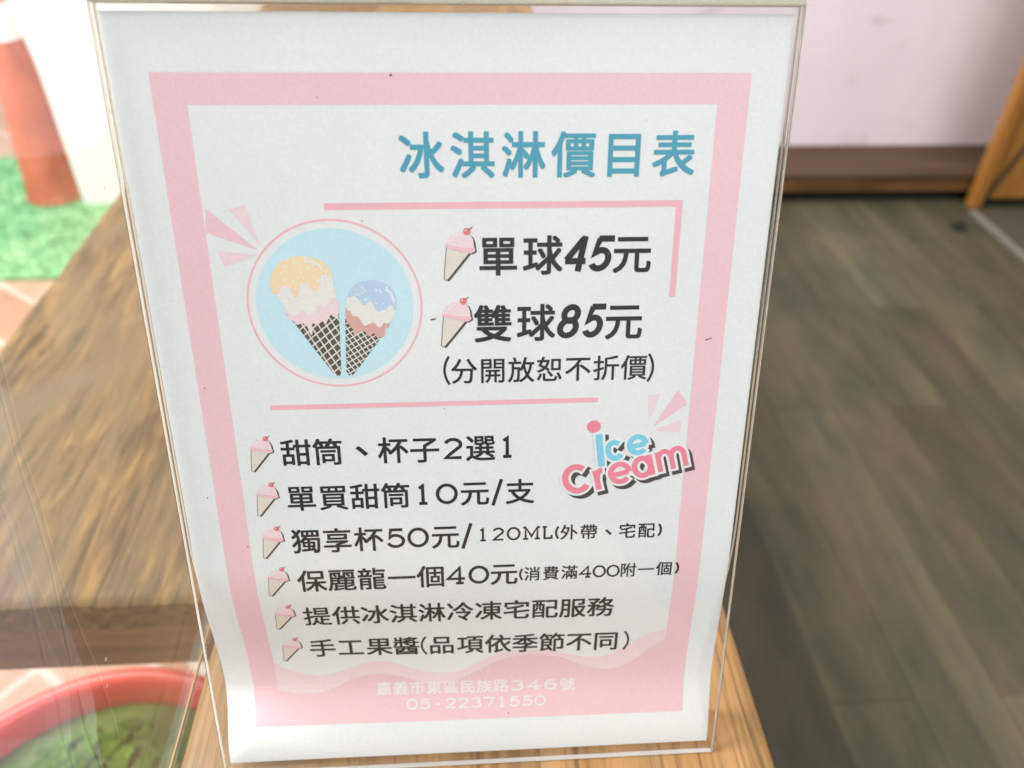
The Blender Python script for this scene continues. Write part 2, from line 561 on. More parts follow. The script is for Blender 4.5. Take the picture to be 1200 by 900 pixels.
lettering('list_lettering', row([('獨', -61.8, 184.0), ('享', -50.0, 184.0), ('杯', -38.1, 184.0), ('元', -8.6, 184.0)],
                                [('5', -27.7, 184.0), ('0', -19.1, 184.0), ('/', -0.3, 184.0)],
                                (figs([('1', 5.9, 183.8), ('2', 11.9, 183.8), ('0', 17.9, 183.8), ('M', 24.9, 183.8), ('L', 31.0, 183.8), ('(', 35.0, 184.0), (')', 75.6, 184.3)], SF, 6.0, .86),
                                 cjk([('外', 39.6, 184.0), ('帶', 47.4, 184.1), ('、', 55.2, 184.6), ('宅', 62.7, 184.2), ('配', 70.3, 184.3)], 7.1, 7.2, .013))), 'black')
lettering('list_lettering', row([('保', -61.4, 202.5), ('麗', -49.8, 202.5), ('龍', -38.1, 202.5), ('一', -26.4, 202.4), ('個', -14.8, 202.4), ('元', 14.1, 202.4)],
                                [('4', -4.9, 202.4), ('0', 4.1, 202.4)],
                                (figs([('(', 21.0, 203.0), ('4', 46.9, 202.9), ('0', 52.4, 202.9), ('0', 58.0, 202.9), (')', 84.0, 202.6)], SF, 6.0, .86),
                                 cjk([('消', 25.4, 202.9), ('費', 32.9, 202.9), ('滿', 40.4, 202.8), ('附', 64.1, 202.7), ('一', 71.4, 202.7), ('個', 78.8, 202.6)], 6.9, 7.2, .013))), 'black')
lettering('list_lettering', [cjk(even('提供冰淇淋冷凍宅配服務', -61.5, 54.0, 221.8), EW, EH, OFF)], 'black')
lettering('list_lettering', [cjk([('手', -61.7, 241.3), ('工', -50.0, 241.3), ('果', -38.1, 241.3), ('醬', -26.8, 241.4), ('品', -12.0, 241.4), ('項', 0.0, 241.5),
                                  ('依', 11.8, 241.5), ('季', 23.2, 241.6), ('節', 34.6, 241.6), ('不', 46.1, 241.7), ('同', 57.6, 241.7)], EW, EH, OFF),
                             figs([('(', -19.4, 241.5), (')', 66.2, 241.8)], {'*': 2.8}, 11.0, .9)], 'black')
lettering('address_lettering', [cjk(even('嘉義市東區民族路', -37.7, 12.9, 265.3) + [('號', 42.0, 265.4)], 6.9, 6.9, .018),
                                figs([('3', 20.1, 265.4), ('4', 27.4, 265.4), ('6', 34.7, 265.4)], {'*': 5.9}, 5.3, .85)], 'footer')
lettering('telephone_lettering', [figs(even('05-22371550', -25.8, 30.0, 273.2), {'*': 4.9, '1': 3.2, '-': 3.0}, 5.0, .8)], 'footer')

# ------------------------------------------------------------------ printed shapes
def rect(u0, v0, u1, v1): return [(u0, v0), (u1, v0), (u1, v1), (u0, v1)]
def smooth_line(p, k=8):
    out = []
    for i in range(len(p) - 1):
        p0 = p[max(i - 1, 0)]; p1 = p[i]; p2 = p[i + 1]; p3 = p[min(i + 2, len(p) - 1)]
        for j in range(k):
            t = j / k
            out.append(tuple(.5 * (2 * p1[a] + (p2[a] - p0[a]) * t + (2 * p0[a] - 5 * p1[a] + 4 * p2[a] - p3[a]) * t * t + (3 * p1[a] - p0[a] - 3 * p2[a] + p3[a]) * t ** 3) for a in (0, 1)))
    out.append(tuple(p[-1]))
    return out
def closed(p, k=6):
    q = smooth_line([p[-1]] + p + [p[0], p[1]], k)
    return q[k:-k - 1]
def strips(top, bottom):
    return [[top[i], top[i + 1], bottom(top[i + 1][0], top[i + 1]), bottom(top[i][0], top[i])] for i in range(len(top) - 1)]
B0, B1, T0, T1, BB = -93.3, 93.3, 16.8, 26.2, 280.9
waveL = [(-83.1, 249.5), (-76.8, 254.0), (-64.0, 257.8), (-52.7, 254.1), (-44.0, 250.7), (-35.6, 250.5), (-26.1, 254.2), (-16.5, 257.4), (-4.3, 256.6), (8.0, 249.6), (17.7, 246.3), (27.0, 245.3), (37.2, 247.3), (47.1, 250.2), (56.9, 250.6), (66.4, 245.1), (74.4, 238.8), (83.1, 235.8)]
waveD = [(-93.3, 263.7), (-84.0, 264.7), (-70.8, 266.9), (-60.9, 265.4), (-50.8, 259.8), (-40.9, 257.7), (-31.2, 258.9), (-20.4, 262.8), (-9.4, 262.7), (1.8, 257.6), (11.7, 251.8), (22.6, 248.6), (29.9, 248.6), (39.7, 251.0), (47.3, 255.1), (56.1, 257.8), (63.5, 257.3), (71.8, 251.9), (78.6, 244.8), (87.9, 239.7), (93.3, 239.5)]
wl = smooth_line(waveL); wd = smooth_line(waveD)
ink_obj('border', [('pink', 0, [rect(B0, T0, B1, T1), rect(B0, T1, -83.1, 268), rect(83.1, T1, B1, 268)])])
ink_obj('wave_band', [('pale_pink', 0, strips(wl, lambda u, p: (u, 272.0)))], lift=1)
ink_obj('wave_band', [('pink', 0, strips(wd, lambda u, p: (u, BB)))], lift=2)
ink_obj('rule', [('rose', 0, [rect(-44.2, 56.4, 74.4, 58.6), rect(72.2, 58.6, 74.4, 89.8)])])
ink_obj('rule', [('rose', 0, [rect(-69.2, 127.2, 48.7, 129.1)])])
ink_obj('spark', [('pink', 0, [[(-81.9, 57.8), (-67.0, 71.4), (-83.1, 65.5)]]),
                  ('pale_pink', 0, [[(-74.6, 58.1), (-69.3, 56.5), (-66.2, 69.8)], [(-80.2, 71.5), (-67.2, 73.1), (-78.5, 76.9)]])], lift=2)
ink_obj('spark', [('pale_pink', 0, [[(67.4, 126.6), (71.9, 126.4), (68.1, 137.2)], [(69.9, 141.1), (80.2, 136.9), (80.6, 142.0)]]),
                  ('pink', 0, [[(78.3, 124.7), (82.1, 130.7), (69.9, 139.6)]])], lift=2)

# round emblem with the two cones
EC = (-43.2, 91.0)
def circ(r, n=96): return [(EC[0] + r * math.cos(2 * math.pi * i / n), EC[1] + r * math.sin(2 * math.pi * i / n)) for i in range(n + 1)]
def ring(r0, r1):
    a, b = circ(r0), circ(r1)
    return [[a[i], a[i + 1], b[i + 1], b[i]] for i in range(len(a) - 1)]
def tri_fan(r):
    a = circ(r)
    return [[EC, a[i], a[i + 1]] for i in range(len(a) - 1)]
EMB = ink_obj('round_emblem', [('rose', 0, ring(28.9, 29.6)), ('sky', 0, tri_fan(26.5))], lift=1)
def pip(c, r, n=8): return [(c[0] + r * math.cos(2 * math.pi * i / n), c[1] + r * math.sin(2 * math.pi * i / n)) for i in range(n)]
def thick(pts, w):
    out = []
    for a, b in zip(pts, pts[1:]):
        d = Vector((b[0] - a[0], b[1] - a[1])).normalized(); nrm = Vector((-d.y, d.x)) * w / 2
        out.append([(a[0] + nrm.x, a[1] + nrm.y), (b[0] + nrm.x, b[1] + nrm.y), (b[0] - nrm.x, b[1] - nrm.y), (a[0] - nrm.x, a[1] - nrm.y)])
    return out
def inside(p, poly):
    c = False
    for i in range(len(poly)):
        a, b = poly[i], poly[i - 1]
        if (a[1] > p[1]) != (b[1] > p[1]) and p[0] < (b[0] - a[0]) * (p[1] - a[1]) / (b[1] - a[1]) + a[0]:
            c = not c
    return c
def lattice(poly, dirs, pitch, w):
    """lattice lines of the waffle clipped to the outline"""
    cx = sum(p[0] for p in poly) / len(poly); cy = sum(p[1] for p in poly) / len(poly)
    out = []
    for ang in dirs:
        d = (math.cos(R_(ang)), math.sin(R_(ang))); nn = (-d[1], d[0])
        for k in range(-9, 10):
            run = None
            for t in [i * .25 - 20 for i in range(161)]:
                p = (cx + nn[0] * k * pitch + d[0] * t, cy + nn[1] * k * pitch + d[1] * t)
                if inside(p, poly):
                    run = (run[0], p) if run else (p, p)
                elif run:
                    if run[0] != run[1]: out += thick(list(run), w)
                    run = None
    return out
coneL = [(-60.4, 93.4), (-57.6, 96.9), (-51.6, 106.5), (-46.2, 115.0), (-45.0, 116.4), (-43.6, 116.4), (-43.1, 115.0), (-42.2, 93.8), (-45, 92.6)]
pinkL = [(-60.0, 91.2), (-59.5, 94.3), (-57.8, 96.3), (-56.5, 97.4), (-55.1, 96.8), (-53.4, 98.2), (-52.4, 101.2), (-51.7, 100.0), (-51.6, 97.1), (-50.0, 97.5), (-48.2, 96.2), (-47.0, 97.2), (-45.2, 94.2), (-43.6, 95.0), (-42.0, 92.8), (-42.9, 87.6), (-45.0, 86.6), (-52.9, 90.6)]
whiteL = [(-62.8, 86.0), (-60.7, 82.9), (-57.8, 82.0), (-54.6, 81.5), (-51.6, 80.6), (-47.7, 78.7), (-43.6, 80.6), (-43.4, 84.2), (-42.7, 87.6), (-44.6, 88.6), (-46.5, 91.2), (-48.5, 90.4), (-50.4, 92.9), (-52.6, 94.2), (-54.5, 92.2), (-56.8, 94.1), (-58.4, 93.9), (-60.1, 91.6), (-61.6, 88.6)]
yelL = [(-64.4, 83.8), (-63.7, 80.5), (-61.5, 76.7), (-57.6, 74.3), (-52.7, 73.6), (-48.0, 74.7), (-44.9, 76.9), (-43.3, 80.8), (-45.2, 80.1), (-47.3, 80.9), (-48.2, 84.4), (-49.7, 85.6), (-51.3, 84.0), (-52.8, 82.5), (-54.5, 83.6), (-55.2, 86.7), (-56.5, 87.8), (-57.6, 85.6), (-59.0, 83.7), (-60.7, 84.3), (-61.7, 86.2), (-63.2, 86.6)]
rnd = random.Random(3)
def sprinkles(poly, n, r):
    us = [p[0] for p in poly]; vs = [p[1] for p in poly]; out = []
    while len(out) < n:
        p = (rnd.uniform(min(us), max(us)), rnd.uniform(min(vs), max(vs)))
        if inside(p, poly) and all((p[0] - q[0]) ** 2 + (p[1] - q[1]) ** 2 > .5 for q in out):
            out.append(p)
    return [pip(p, rnd.uniform(.6, 1.2) * r) for p in out]
ink_obj('ice_cream_drawing', [('waffle', 0, [coneL]), ('cream', 1, lattice(coneL, (62, -38), 2.35, .42)), ('blush', 2, [closed(pinkL, 4)]),
    ('cream', 3, [closed(whiteL, 4)]), ('yellow', 4, [closed(yelL, 4)]), ('white', 5, sprinkles(yelL, 22, .42)),
    ('white', 6, thick(smooth_line([(-52.5, 75.5), (-49.7, 75.6), (-47.4, 76.9), (-46.3, 78.6)], 4), .75))], EMB, 2)
coneS = [(-40.3, 95.5), (-41.3, 114.8), (-40.6, 116.4), (-39.2, 116.3), (-38.2, 115.4), (-28.2, 102.4), (-29.2, 100.1), (-36.8, 99.0)]
brownS = [(-39.9, 92.0), (-39.7, 96.8), (-37.9, 99.1), (-37.7, 101.8), (-36.4, 100.9), (-34.2, 100.1), (-32.6, 102.1), (-30.9, 101.0), (-29.7, 102.2), (-27.3, 102.2), (-26.6, 99.3), (-25.6, 99.0), (-25.1, 95.8), (-27.2, 94.8), (-37.1, 91.9)]
creamS = [(-39.5, 92.0), (-38.6, 86.7), (-35.9, 86.7), (-34.4, 88.8), (-31.8, 87.7), (-27.8, 90.1), (-25.2, 90.4), (-23.2, 92.6), (-24.3, 96.1), (-26.0, 97.6), (-27.2, 97.2), (-28.6, 99.0), (-30.6, 97.2), (-32.3, 97.6), (-34.0, 98.1), (-35.9, 94.9), (-37.6, 94.7), (-38.3, 92.9)]
blueS = [(-38.9, 87.7), (-37.7, 85.1), (-35.1, 83.0), (-30.5, 82.1), (-26.4, 83.0), (-23.2, 85.8), (-22.3, 90.6), (-23.2, 93.0), (-24.4, 90.8), (-26.1, 92.3), (-28.7, 93.3), (-30.1, 91.3), (-31.4, 89.5), (-33.6, 91.0), (-35.1, 89.0), (-36.7, 87.5), (-38.0, 88.1)]
ink_obj('ice_cream_drawing', [('waffle', 0, [coneS]), ('cream', 1, lattice(coneS, (58, -30), 1.75, .36)), ('terracotta', 2, [closed(brownS, 4)]),
    ('cream', 3, [closed(creamS, 4)]), ('lilac', 4, [closed(blueS, 4)]), ('white', 5, sprinkles(blueS, 12, .40)),
    ('white', 6, thick(smooth_line([(-25.9, 85.3), (-24.0, 87.1), (-23.3, 90.1)], 4), .75))], EMB, 2)

# little cone bullets
def cone_icon(uc, vc, s):
    def X(l): return [(uc + (x + .9) * s, vc + (y - 73.7) * s) for x, y in l]
    cone = [(-4.7, 70.9), (-5.9, 82.0), (-5.2, 82.6), (-4.4, 81.9), (4.0, 71.6)]
    dome = [(-5.3, 71.0), (-4.6, 69.4), (-3.6, 67.7), (-1.8, 66.5), (-0.0, 66.2), (1.9, 66.6), (3.5, 67.8), (4.2, 69.4), (4.4, 71.2), (4.7, 72.6), (3.2, 73.5), (1.8, 72.9), (0.2, 73.1), (-1.4, 72.2), (-3.2, 72.2)]
    sh = [(x + .75, y + .45) for x, y in cone]; sh2 = [(x + .7, y + .35) for x, y in dome]
    band = [(-5.3, 71.0), (-4.7, 70.3), (0, 71.4), (4.3, 71.6), (4.7, 72.6), (3.2, 73.5), (1.8, 72.9), (0.2, 73.1), (-1.4, 72.2), (-3.2, 72.2)]
    return ink_obj('cone_icon', [('shadow', 0, [X(sh), X(sh2)]), ('cone', 1, [X(cone)]),
        ('shadow', 2, thick(X([(-4.9, 71.5), (-5.95, 82.0), (-5.2, 82.7)]), .22 * s)),
        ('pale_pink', 3, [X(closed(dome, 4))]), ('scoop', 4, [X(band)]), ('white', 5, thick(X([(-3.4, 69.3), (-2.2, 67.8), (-.8, 67.2)]), .45 * s)),
        ('cherry', 5, [X(pip((2.1, 66.1), 1.25, 14))]), ('shadow', 6, thick(X([(2.6, 65.3), (3.4, 65.2), (3.9, 64.5)]), .32 * s)),
        ('white', 6, [X(pip((1.7, 65.7), .28, 8))])], PAGE, 4)
cone_icon(-.9, 73.7, 1.0)
cone_icon(-2.6, 97.6, 1.0)
for v in (146.3, 165.2, 184.0, 202.3, 221.7, 241.4):
    cone_icon(-74.7, v, .80)

# two-word logo, tilted
def logo():
    rot = R_(-14.0)
    dst = bmesh.new(); mats = ['shadow', 'white', 'blue', 'deep_rose']
    word = [('c', 55.8, 148.9, 7.2, 8.8, 2.15, 'blue'), ('e', 64.5, 146.8, 8.4, 8.8, 2.1, 'blue'),
            ('c', 41.6, 160.6, 10.9, 12.8, 2.5, 'deep_rose'), ('r', 51.0, 160.7, 6.4, 9.6, 2.2, 'deep_rose'), ('e', 58.3, 158.5, 9.2, 9.6, 2.15, 'deep_rose'),
            ('a', 67.2, 156.1, 8.8, 9.6, 2.2, 'deep_rose'), ('m', 77.7, 153.0, 12.8, 9.6, 2.0, 'deep_rose')]
    for key, grow, (ox, oy), lay in (('shadow', 1.9, (1.5, 1.4), 0), ('white', 1.9, (0, 0), 1.6), (None, 0, (0, 0), 3.2)):
        for i, (ch, u, v, w, h, th, c) in enumerate(word):
            b = bmesh.new()
            bold(b, ch, u + ox, v + oy, w, h, th, grow, 0, rot)
            _finish(b, dst, mats.index(key or c), 4 + lay + i * .2)
        b = bmesh.new()
        stroke(b, [(49.6 + ox, 142.0 - grow / 2 + oy), (51.2 + ox, 155.5 + grow / 2 + oy)], 2.6 + grow)
        _finish(b, dst, mats.index(key or 'blue'), 4 + lay + 1.4)
    b = bmesh.new()
    b.faces.new([b.verts.new((*p, 0)) for p in pip((47.7, 138.8), 2.55, 28)])
    _finish(b, dst, mats.index('deep_rose'), 7.2)
    return from_bm('logo', dst, [INK[k] for k in mats], PAGE)
logo()
# stray specks of ink and dirt on the sheet
sp = random.Random(11)
fl = [pip((-20.4, 17.6), .38, 7), [(-11.0, 96.2), (-9.3, 95.9), (-9.2, 96.3), (-10.9, 96.7)], [(86.5, 105.6), (88.8, 105.0), (88.8, 105.3), (86.6, 105.9)],
      pip((-32.3, 62.3), .22, 6), pip((-91, 120), .25, 6), pip((-96, 163.7), .25, 6), pip((16, 278.5), .32, 7), pip((-84, 185.4), .25, 6)]
for _ in range(18):
    fl.append(pip((sp.uniform(-103, 103), sp.uniform(4, 290)), sp.uniform(.08, .2), 6))
tag(ink_obj('speckles', [('soft_black', 0, fl)], PAGE, 9), kind='stuff')

# ------------------------------------------------------------------ the clear holder
HOLD = empty('sign_holder', (0, 0, 0))
tag(HOLD, 'clear acrylic slant-back sign holder standing on the narrow wooden ledge', 'sign holder')
W = 107.0
def ribbon(name, prof, th, parent, mats, w=W, bev=.35, nv=1):
    """bent acrylic sheet: prof is its front line (s, z) in the sign frame, th its thickness; broad faces clear, narrow faces as cut edges"""
    bm = bmesh.new()
    n = len(prof)
    nrm = []
    for i in range(n):
        a = Vector(prof[max(i - 1, 0)]); c = Vector(prof[min(i + 1, n - 1)])
        d = (c - a).normalized(); nrm.append(Vector((-d.y, d.x)))
    c = bev
    # cross-section of the sheet: broad faces clear, cut edge between two narrow chamfers
    rings = []
    for i in range(n):
        P = lambda x, t: bm.verts.new(SP(x, prof[i][0] + nrm[i].x * t, prof[i][1] + nrm[i].y * t))
        rings.append([P(-w + c, 0), P(w - c, 0), P(w, c), P(w, th - c), P(w - c, th), P(-w + c, th), P(-w, th - c), P(-w, c)])
    mi = [0, 2, 1, 1, 0, 1, 1, 2]
    for i in range(n - 1):
        for k in range(8):
            f = bm.faces.new((rings[i][k], rings[i + 1][k], rings[i + 1][(k + 1) % 8], rings[i][(k + 1) % 8]))
            f.material_index = mi[k]
    for r in (rings[0], rings[-1]):
        f = bm.faces.new(r); f.material_index = 1
    bmesh.ops.recalc_face_normals(bm, faces=bm.faces[:])
    return from_bm(name, bm, mats, parent)
# front sheet: flat; back sheet: follows the page, then bends away into the foot
ribbon('front_sheet', [(1.2, -2.9), (SH - .1, -2.9)], 2.3, HOLD, [CLEAR, EDGE, CHAMFER])
back = [(1.2, 1.0)]
for i in range(1, 41):
    s = 150 + (258 - 150) * i / 40
    back.append((s, 1.0 + 12.5 * sm((s - 185) / 80)))
def to_foot():
    out = []
    # bend into a foot lying on the ledge: foot direction is world +Y, in the sign frame (s, z) = (-sin, cos)
    fd = Vector((-math.sin(TAU), math.cos(TAU)))
    end = Vector((SH - 2.2, 22.0))
    p0 = Vector(back[-1]); d0 = Vector((1, .1)).normalized()
    for i in range(1, 21):
        t = i / 20
        c1 = p0 + d0 * 26; c2 = end - fd * 10
        out.append(tuple(p0 * (1 - t) ** 3 + c1 * 3 * t * (1 - t) ** 2 + c2 * 3 * t * t * (1 - t) + end * t ** 3))
    return out, end, fd
tf, fend, fdir = to_foot()
ribbon('back_sheet', back + tf, 1.8, HOLD, [CLEAR, EDGE, CHAMFER])
ribbon('foot', [tuple(fend + fdir * .4), tuple(fend + fdir * 78)], 1.8, HOLD, [CLEAR, EDGE, CHAMFER])
# rounded fold along the top where the front turns into the back
bm = bmesh.new()
seg = 14
outer, inner = 2.85, .75
zc = -.05
Lr = []
for i in range(seg + 1):
    a = math.pi * i / seg
    Lr.append((1.1 - outer * .8 * math.sin(a), zc - outer * math.cos(a)))
Ir = [(1.1 - inner * .8 * math.sin(math.pi * i / seg), zc - inner * math.cos(math.pi * i / seg)) for i in range(seg + 1)]
O = [[bm.verts.new(SP(x, *p)) for x in (-W, W)] for p in Lr]
I = [[bm.verts.new(SP(x, *p)) for x in (-W, W)] for p in Ir]
for i in range(seg):
    bm.faces.new((O[i][0], O[i][1], O[i + 1][1], O[i + 1][0]))
    bm.faces.new((I[i][1], I[i][0], I[i + 1][0], I[i + 1][1]))
    for k in (0, 1):
        bm.faces.new((O[i][k], O[i + 1][k], I[i + 1][k], I[i][k]))
bm.faces.new((O[0][0], O[0][1], I[0][1], I[0][0])); bm.faces.new((O[-1][1], O[-1][0], I[-1][0], I[-1][1]))
bmesh.ops.recalc_face_normals(bm, faces=bm.faces[:])
from_bm('top_fold', bm, FOLD, HOLD, smooth=False)

# ------------------------------------------------------------------ the ledge the holder stands on
LEDGE_W = wood('honey_ledge_wood', [(.24, (.085, .042, .016)), (.40, (.21, .105, .038)), (.55, (.33, .17, .06)), (.85, (.42, .235, .095))], across=46, along=4.0, rough=.5, spec=.35, pores=.75, bstr=.6, warp=1.0, patch=(.20, .125, .065))
ledge = empty('window_ledge', (0, 0, -.028))
tag(ledge, 'narrow honey-brown wooden ledge under the sign holder, along the window', 'ledge')
bm = bmesh.new()
box(bm, (-.1295, -.42, -.028), (.1350, 1.74, 0), .007, 4)
from_bm('board', bm, LEDGE_W, ledge, smooth=False)
WHITE = solid('painted_plaster', (.70, .68, .66), .75, .06, 6)
box_obj('support_panel', (-.125, -.40, -.598), (.10, 1.72, -.029), WHITE, ledge)

# ------------------------------------------------------------------ window glass beside the ledge
pane = empty('window_pane', (-.134, .6, 0))
tag(pane, 'dusty clear glass pane between the wooden ledge and the yard', 'window')
box_obj('glass', (-.1375, -.40, -.02), (-.1325, 1.97, 1.3), PANE, pane)
SEAL = solid('clear_sealant', (.30, .19, .09), .35, .1, 60)
box_obj('sealant_bead', (-.1322, -.40, -.001), (-.1312, 1.70, .0006), SEAL, pane, .0003, 2)

# ------------------------------------------------------------------ indoors: floor, wall, skirting step, cabinet
GZ = -.6
def floor_mat():
    m, nt, out = mat('grey_wood_look_floor')
    v = coords(nt, rot=(0, 0, R_(90)))
    br = N(nt, 'ShaderNodeTexBrick')
    br.inputs['Scale'].default_value = 1.0
    br.inputs['Mortar Size'].default_value = .0010
    br.inputs['Brick Width'].default_value = .92
    br.inputs['Row Height'].default_value = .115
    br.offset = .37
    br.inputs['Color1'].default_value = (.062, .053, .037, 1)
    br.inputs['Color2'].default_value = (.105, .092, .060, 1)
    br.inputs['Mortar'].default_value = (.055, .047, .034, 1)
    br.inputs['Bias'].default_value = -.1
    nt.links.new(v, br.inputs['Vector'])
    v2 = coords(nt, (16, 1.3, 16))
    n = noise(nt, v2, 1.2, 6, .6, .8)
    g = ramp(nt, [(.25, (.68, .68, .68)), (.5, (.96, .96, .94)), (.75, (1.28, 1.26, 1.18))], n).outputs[0]
    c = mix(nt, br.outputs['Color'], g, 1.0, 'MULTIPLY')
    n3 = noise(nt, coords(nt, (7, 2.6, 7)), 1.8, 6, .65)
    g3 = ramp(nt, [(.35, (.70, .80, .78)), (.65, (1.22, 1.14, 1.02))], n3).outputs[0]
    c = mix(nt, c, g3, 1.0, 'MULTIPLY')
    principled(nt, out, c, .5, n, .1, .001, .3)
    return m
bm = bmesh.new(); box(bm, (-.14, -3.0, GZ - .04), (6.0, 1.99, GZ))
tag(from_bm('floor', bm, floor_mat()), kind='structure')
def wall_mat():
    m, nt, out = mat('pink_plaster_wall')
    v = coords(nt)
    c = ramp(nt, [(.3, (.74, .60, .635)), (.7, (.80, .69, .715))], noise(nt, v, 2.6, 5, .6)).outputs[0]
    # greyish patches scattered over the wall
    s = ramp(nt, [(.60, (1, 1, 1)), (.74, (.76, .74, .73))], noise(nt, coords(nt, (3.0, 3.0, 5.5)), 1.5, 6, .62, .6)).outputs[0]
    c = mix(nt, c, s, 1.0, 'MULTIPLY')
    principled(nt, out, c, .7, noise(nt, v, 60, 4), .15, .001)
    return m
pw = from_bm('pink_wall', (lambda b: (box(b, (-.10, 1.985, GZ), (5.0, 2.10, 2.4)), b)[1])(bmesh.new()), wall_mat())
tag(pw, 'pale pink plastered wall rising behind the dark wooden step', 'wall')
STEP_W = wood('dark_step_wood', [(.2, (.06, .027, .010)), (.5, (.15, .068, .020)), (.8, (.24, .115, .036))], across=14, along=1.5, rough=.4, axis='X', pores=.5)
STEPTOP = wood('worn_step_top', [(.2, (.040, .022, .013)), (.5, (.075, .042, .025)), (.8, (.115, .068, .042))], across=14, along=1.5, spec=.2, rough=.6, axis='X', pores=.3)
step = empty('wooden_step', (1.0, 1.88, GZ))
tag(step, 'long brown wooden step with worn top at the foot of the pink wall', 'step')
box_obj('top_board', (-.10, 1.772, -.521), (2.6, 1.984, -.512), STEPTOP, step, .002)
box_obj('riser', (-.10, 1.779, -.562), (2.6, 1.80, -.522), STEP_W, step, .002)
DARK = solid('black_shade_and_rubber', (.012, .011, .010), .8)  # near-black paints shade under step and cabinet; also the black rubber stop
box_obj('toe_shade_strip', (-.10, 1.81, -.599), (2.6, 1.84, -.535), DARK, step)  # dark strip in place of the shadow gap below the riser
CAB = wood('orange_cabinet_wood', [(.2, (.20, .075, .014)), (.5, (.33, .14, .028)), (.8, (.42, .20, .05))], across=20, along=1.6, rough=.35, axis='Z', pores=.4)
CAB2 = wood('orange_post_wood', [(.2, (.26, .095, .018)), (.5, (.34, .14, .028)), (.8, (.42, .195, .05))], across=24, along=2, rough=.35, axis='Z', pores=.4)
cab = empty('wooden_cabinet', (1.6, 1.75, GZ))
tag(cab, 'orange wooden cabinet with a slanting brace at the right of the pink wall', 'cabinet')
box_obj('side_post', (1.393, 1.735, GZ + .004), (1.424, 1.765, .6), CAB2, cab, .003)
box_obj('panel', (1.425, 1.748, GZ + .03), (2.1, 1.766, .6), CAB, cab)
box_obj('plinth_shade', (1.43, 1.77, GZ + .002), (2.1, 1.79, GZ + .06), DARK, cab)  # painted black for the shade under the cabinet panel
bm = bmesh.new()
a = Vector((1.425, 1.744, -.59)); d = Vector((.06, 0, .17)).normalized(); nn = Vector((d.z, 0, -d.x))
def slab(p, q, w, t):
    vs = [p - nn * w, p + nn * w, q + nn * w, q - nn * w]
    A = [bm.verts.new(x) for x in vs]; Bv = [bm.verts.new(x + Vector((0, t, 0))) for x in vs]
    bm.faces.new(A); bm.faces.new(Bv[::-1])
    for i in range(4): bm.faces.new((A[i], Bv[i], Bv[(i + 1) % 4], A[(i + 1) % 4]))
slab(a, a + d * 1.0, .006, .0038)
bmesh.ops.recalc_face_normals(bm, faces=bm.faces[:])
from_bm('brace', bm, solid('dark_brown_trim', (.05, .03, .018), .5), cab)
mat_ = tag(box_obj('threshold_mat', (1.395, .9, GZ + .004), (2.3, 1.70, GZ + .012), solid('charcoal_mat', (.055, .048, .036), .8, .2, 90), None, .002),
           'dark charcoal floor mat in front of the wooden cabinet', 'floor mat')
tag(box_obj('threshold_strip', (1.378, .9, GZ + .001), (1.392, 1.71, GZ + .016), solid('brushed_metal_strip', (.19, .17, .15), .4, .1, 40), None, .002),
    'thin grey metal strip on the floor along the dark mat', 'threshold')
stop = empty('door_stop', (1.308, 1.632, GZ))
tag(stop, 'small black rubber stop on the floor near the cabinet corner', 'door stop')
bm = bmesh.new(); lathe(bm, [(.0001, .0), (.013, .0), (.014, .006), (.010, .018), (.0085, .022), (.0001, .023)], (1.308, 1.632, GZ + .0005), 20)
from_bm('rubber_knob', bm, DARK, stop, True)
bm = bmesh.new(); lathe(bm, [(.0001, 0), (.019, 0), (.019, .002), (.0001, .002)], (1.308, 1.632, GZ + .0002), 20)
from_bm('washer', bm, DARK, stop)

# ------------------------------------------------------------------ outdoors beyond the glass
def ground_mat():
    m, nt, out = mat('terracotta_paving')
    v = coords(nt)
    br = N(nt, 'ShaderNodeTexBrick')
    br.inputs['Scale'].default_value = 1.0
    br.inputs['Mortar Size'].default_value = .006
    br.inputs['Brick Width'].default_value = .24
    br.inputs['Row Height'].default_value = .12
    br.inputs['Color1'].default_value = (.33, .17, .11, 1)
    br.inputs['Color2'].default_value = (.40, .25, .18, 1)
    br.inputs['Mortar'].default_value = (.42, .36, .31, 1)
    nt.links.new(coords(nt, rot=(0, 0, R_(38))), br.inputs['Vector'])
    c = mix(nt, br.outputs['Color'], ramp(nt, [(.3, (.8, .8, .8)), (.7, (1.15, 1.12, 1.1))], noise(nt, v, 12, 6)).outputs[0], 1.0, 'MULTIPLY')
    principled(nt, out, c, .8, noise(nt, v, 80, 4), .2, .002)
    return m
bm = bmesh.new(); box(bm, (-14, -3.0, GZ - .05), (-.145, 14, GZ))
tag(from_bm('yard_paving', bm, ground_mat()), kind='structure')
def turf_mat():
    m, nt, out = mat('green_turf')
    v = coords(nt)
    c = ramp(nt, [(.3, (.08, .26, .11)), (.5, (.18, .42, .20)), (.78, (.45, .60, .38))], noise(nt, v, 26, 6, .7)).outputs[0]
    principled(nt, out, c, .85, noise(nt, v, 400, 3), .6, .004)
    return m
bm = bmesh.new()
pts = [(-1.62, 1.43), (-.92, 1.43), (-.86, 1.50), (-.62, 1.94), (-1.25, 2.12), (-1.62, 2.12)]
lo = [bm.verts.new((x, y, GZ + .001)) for x, y in pts]; hi = [bm.verts.new((x, y, GZ + .010)) for x, y in pts]
bm.faces.new(hi)
for i in range(6): bm.faces.new((lo[i], lo[(i + 1) % 6], hi[(i + 1) % 6], hi[i]))
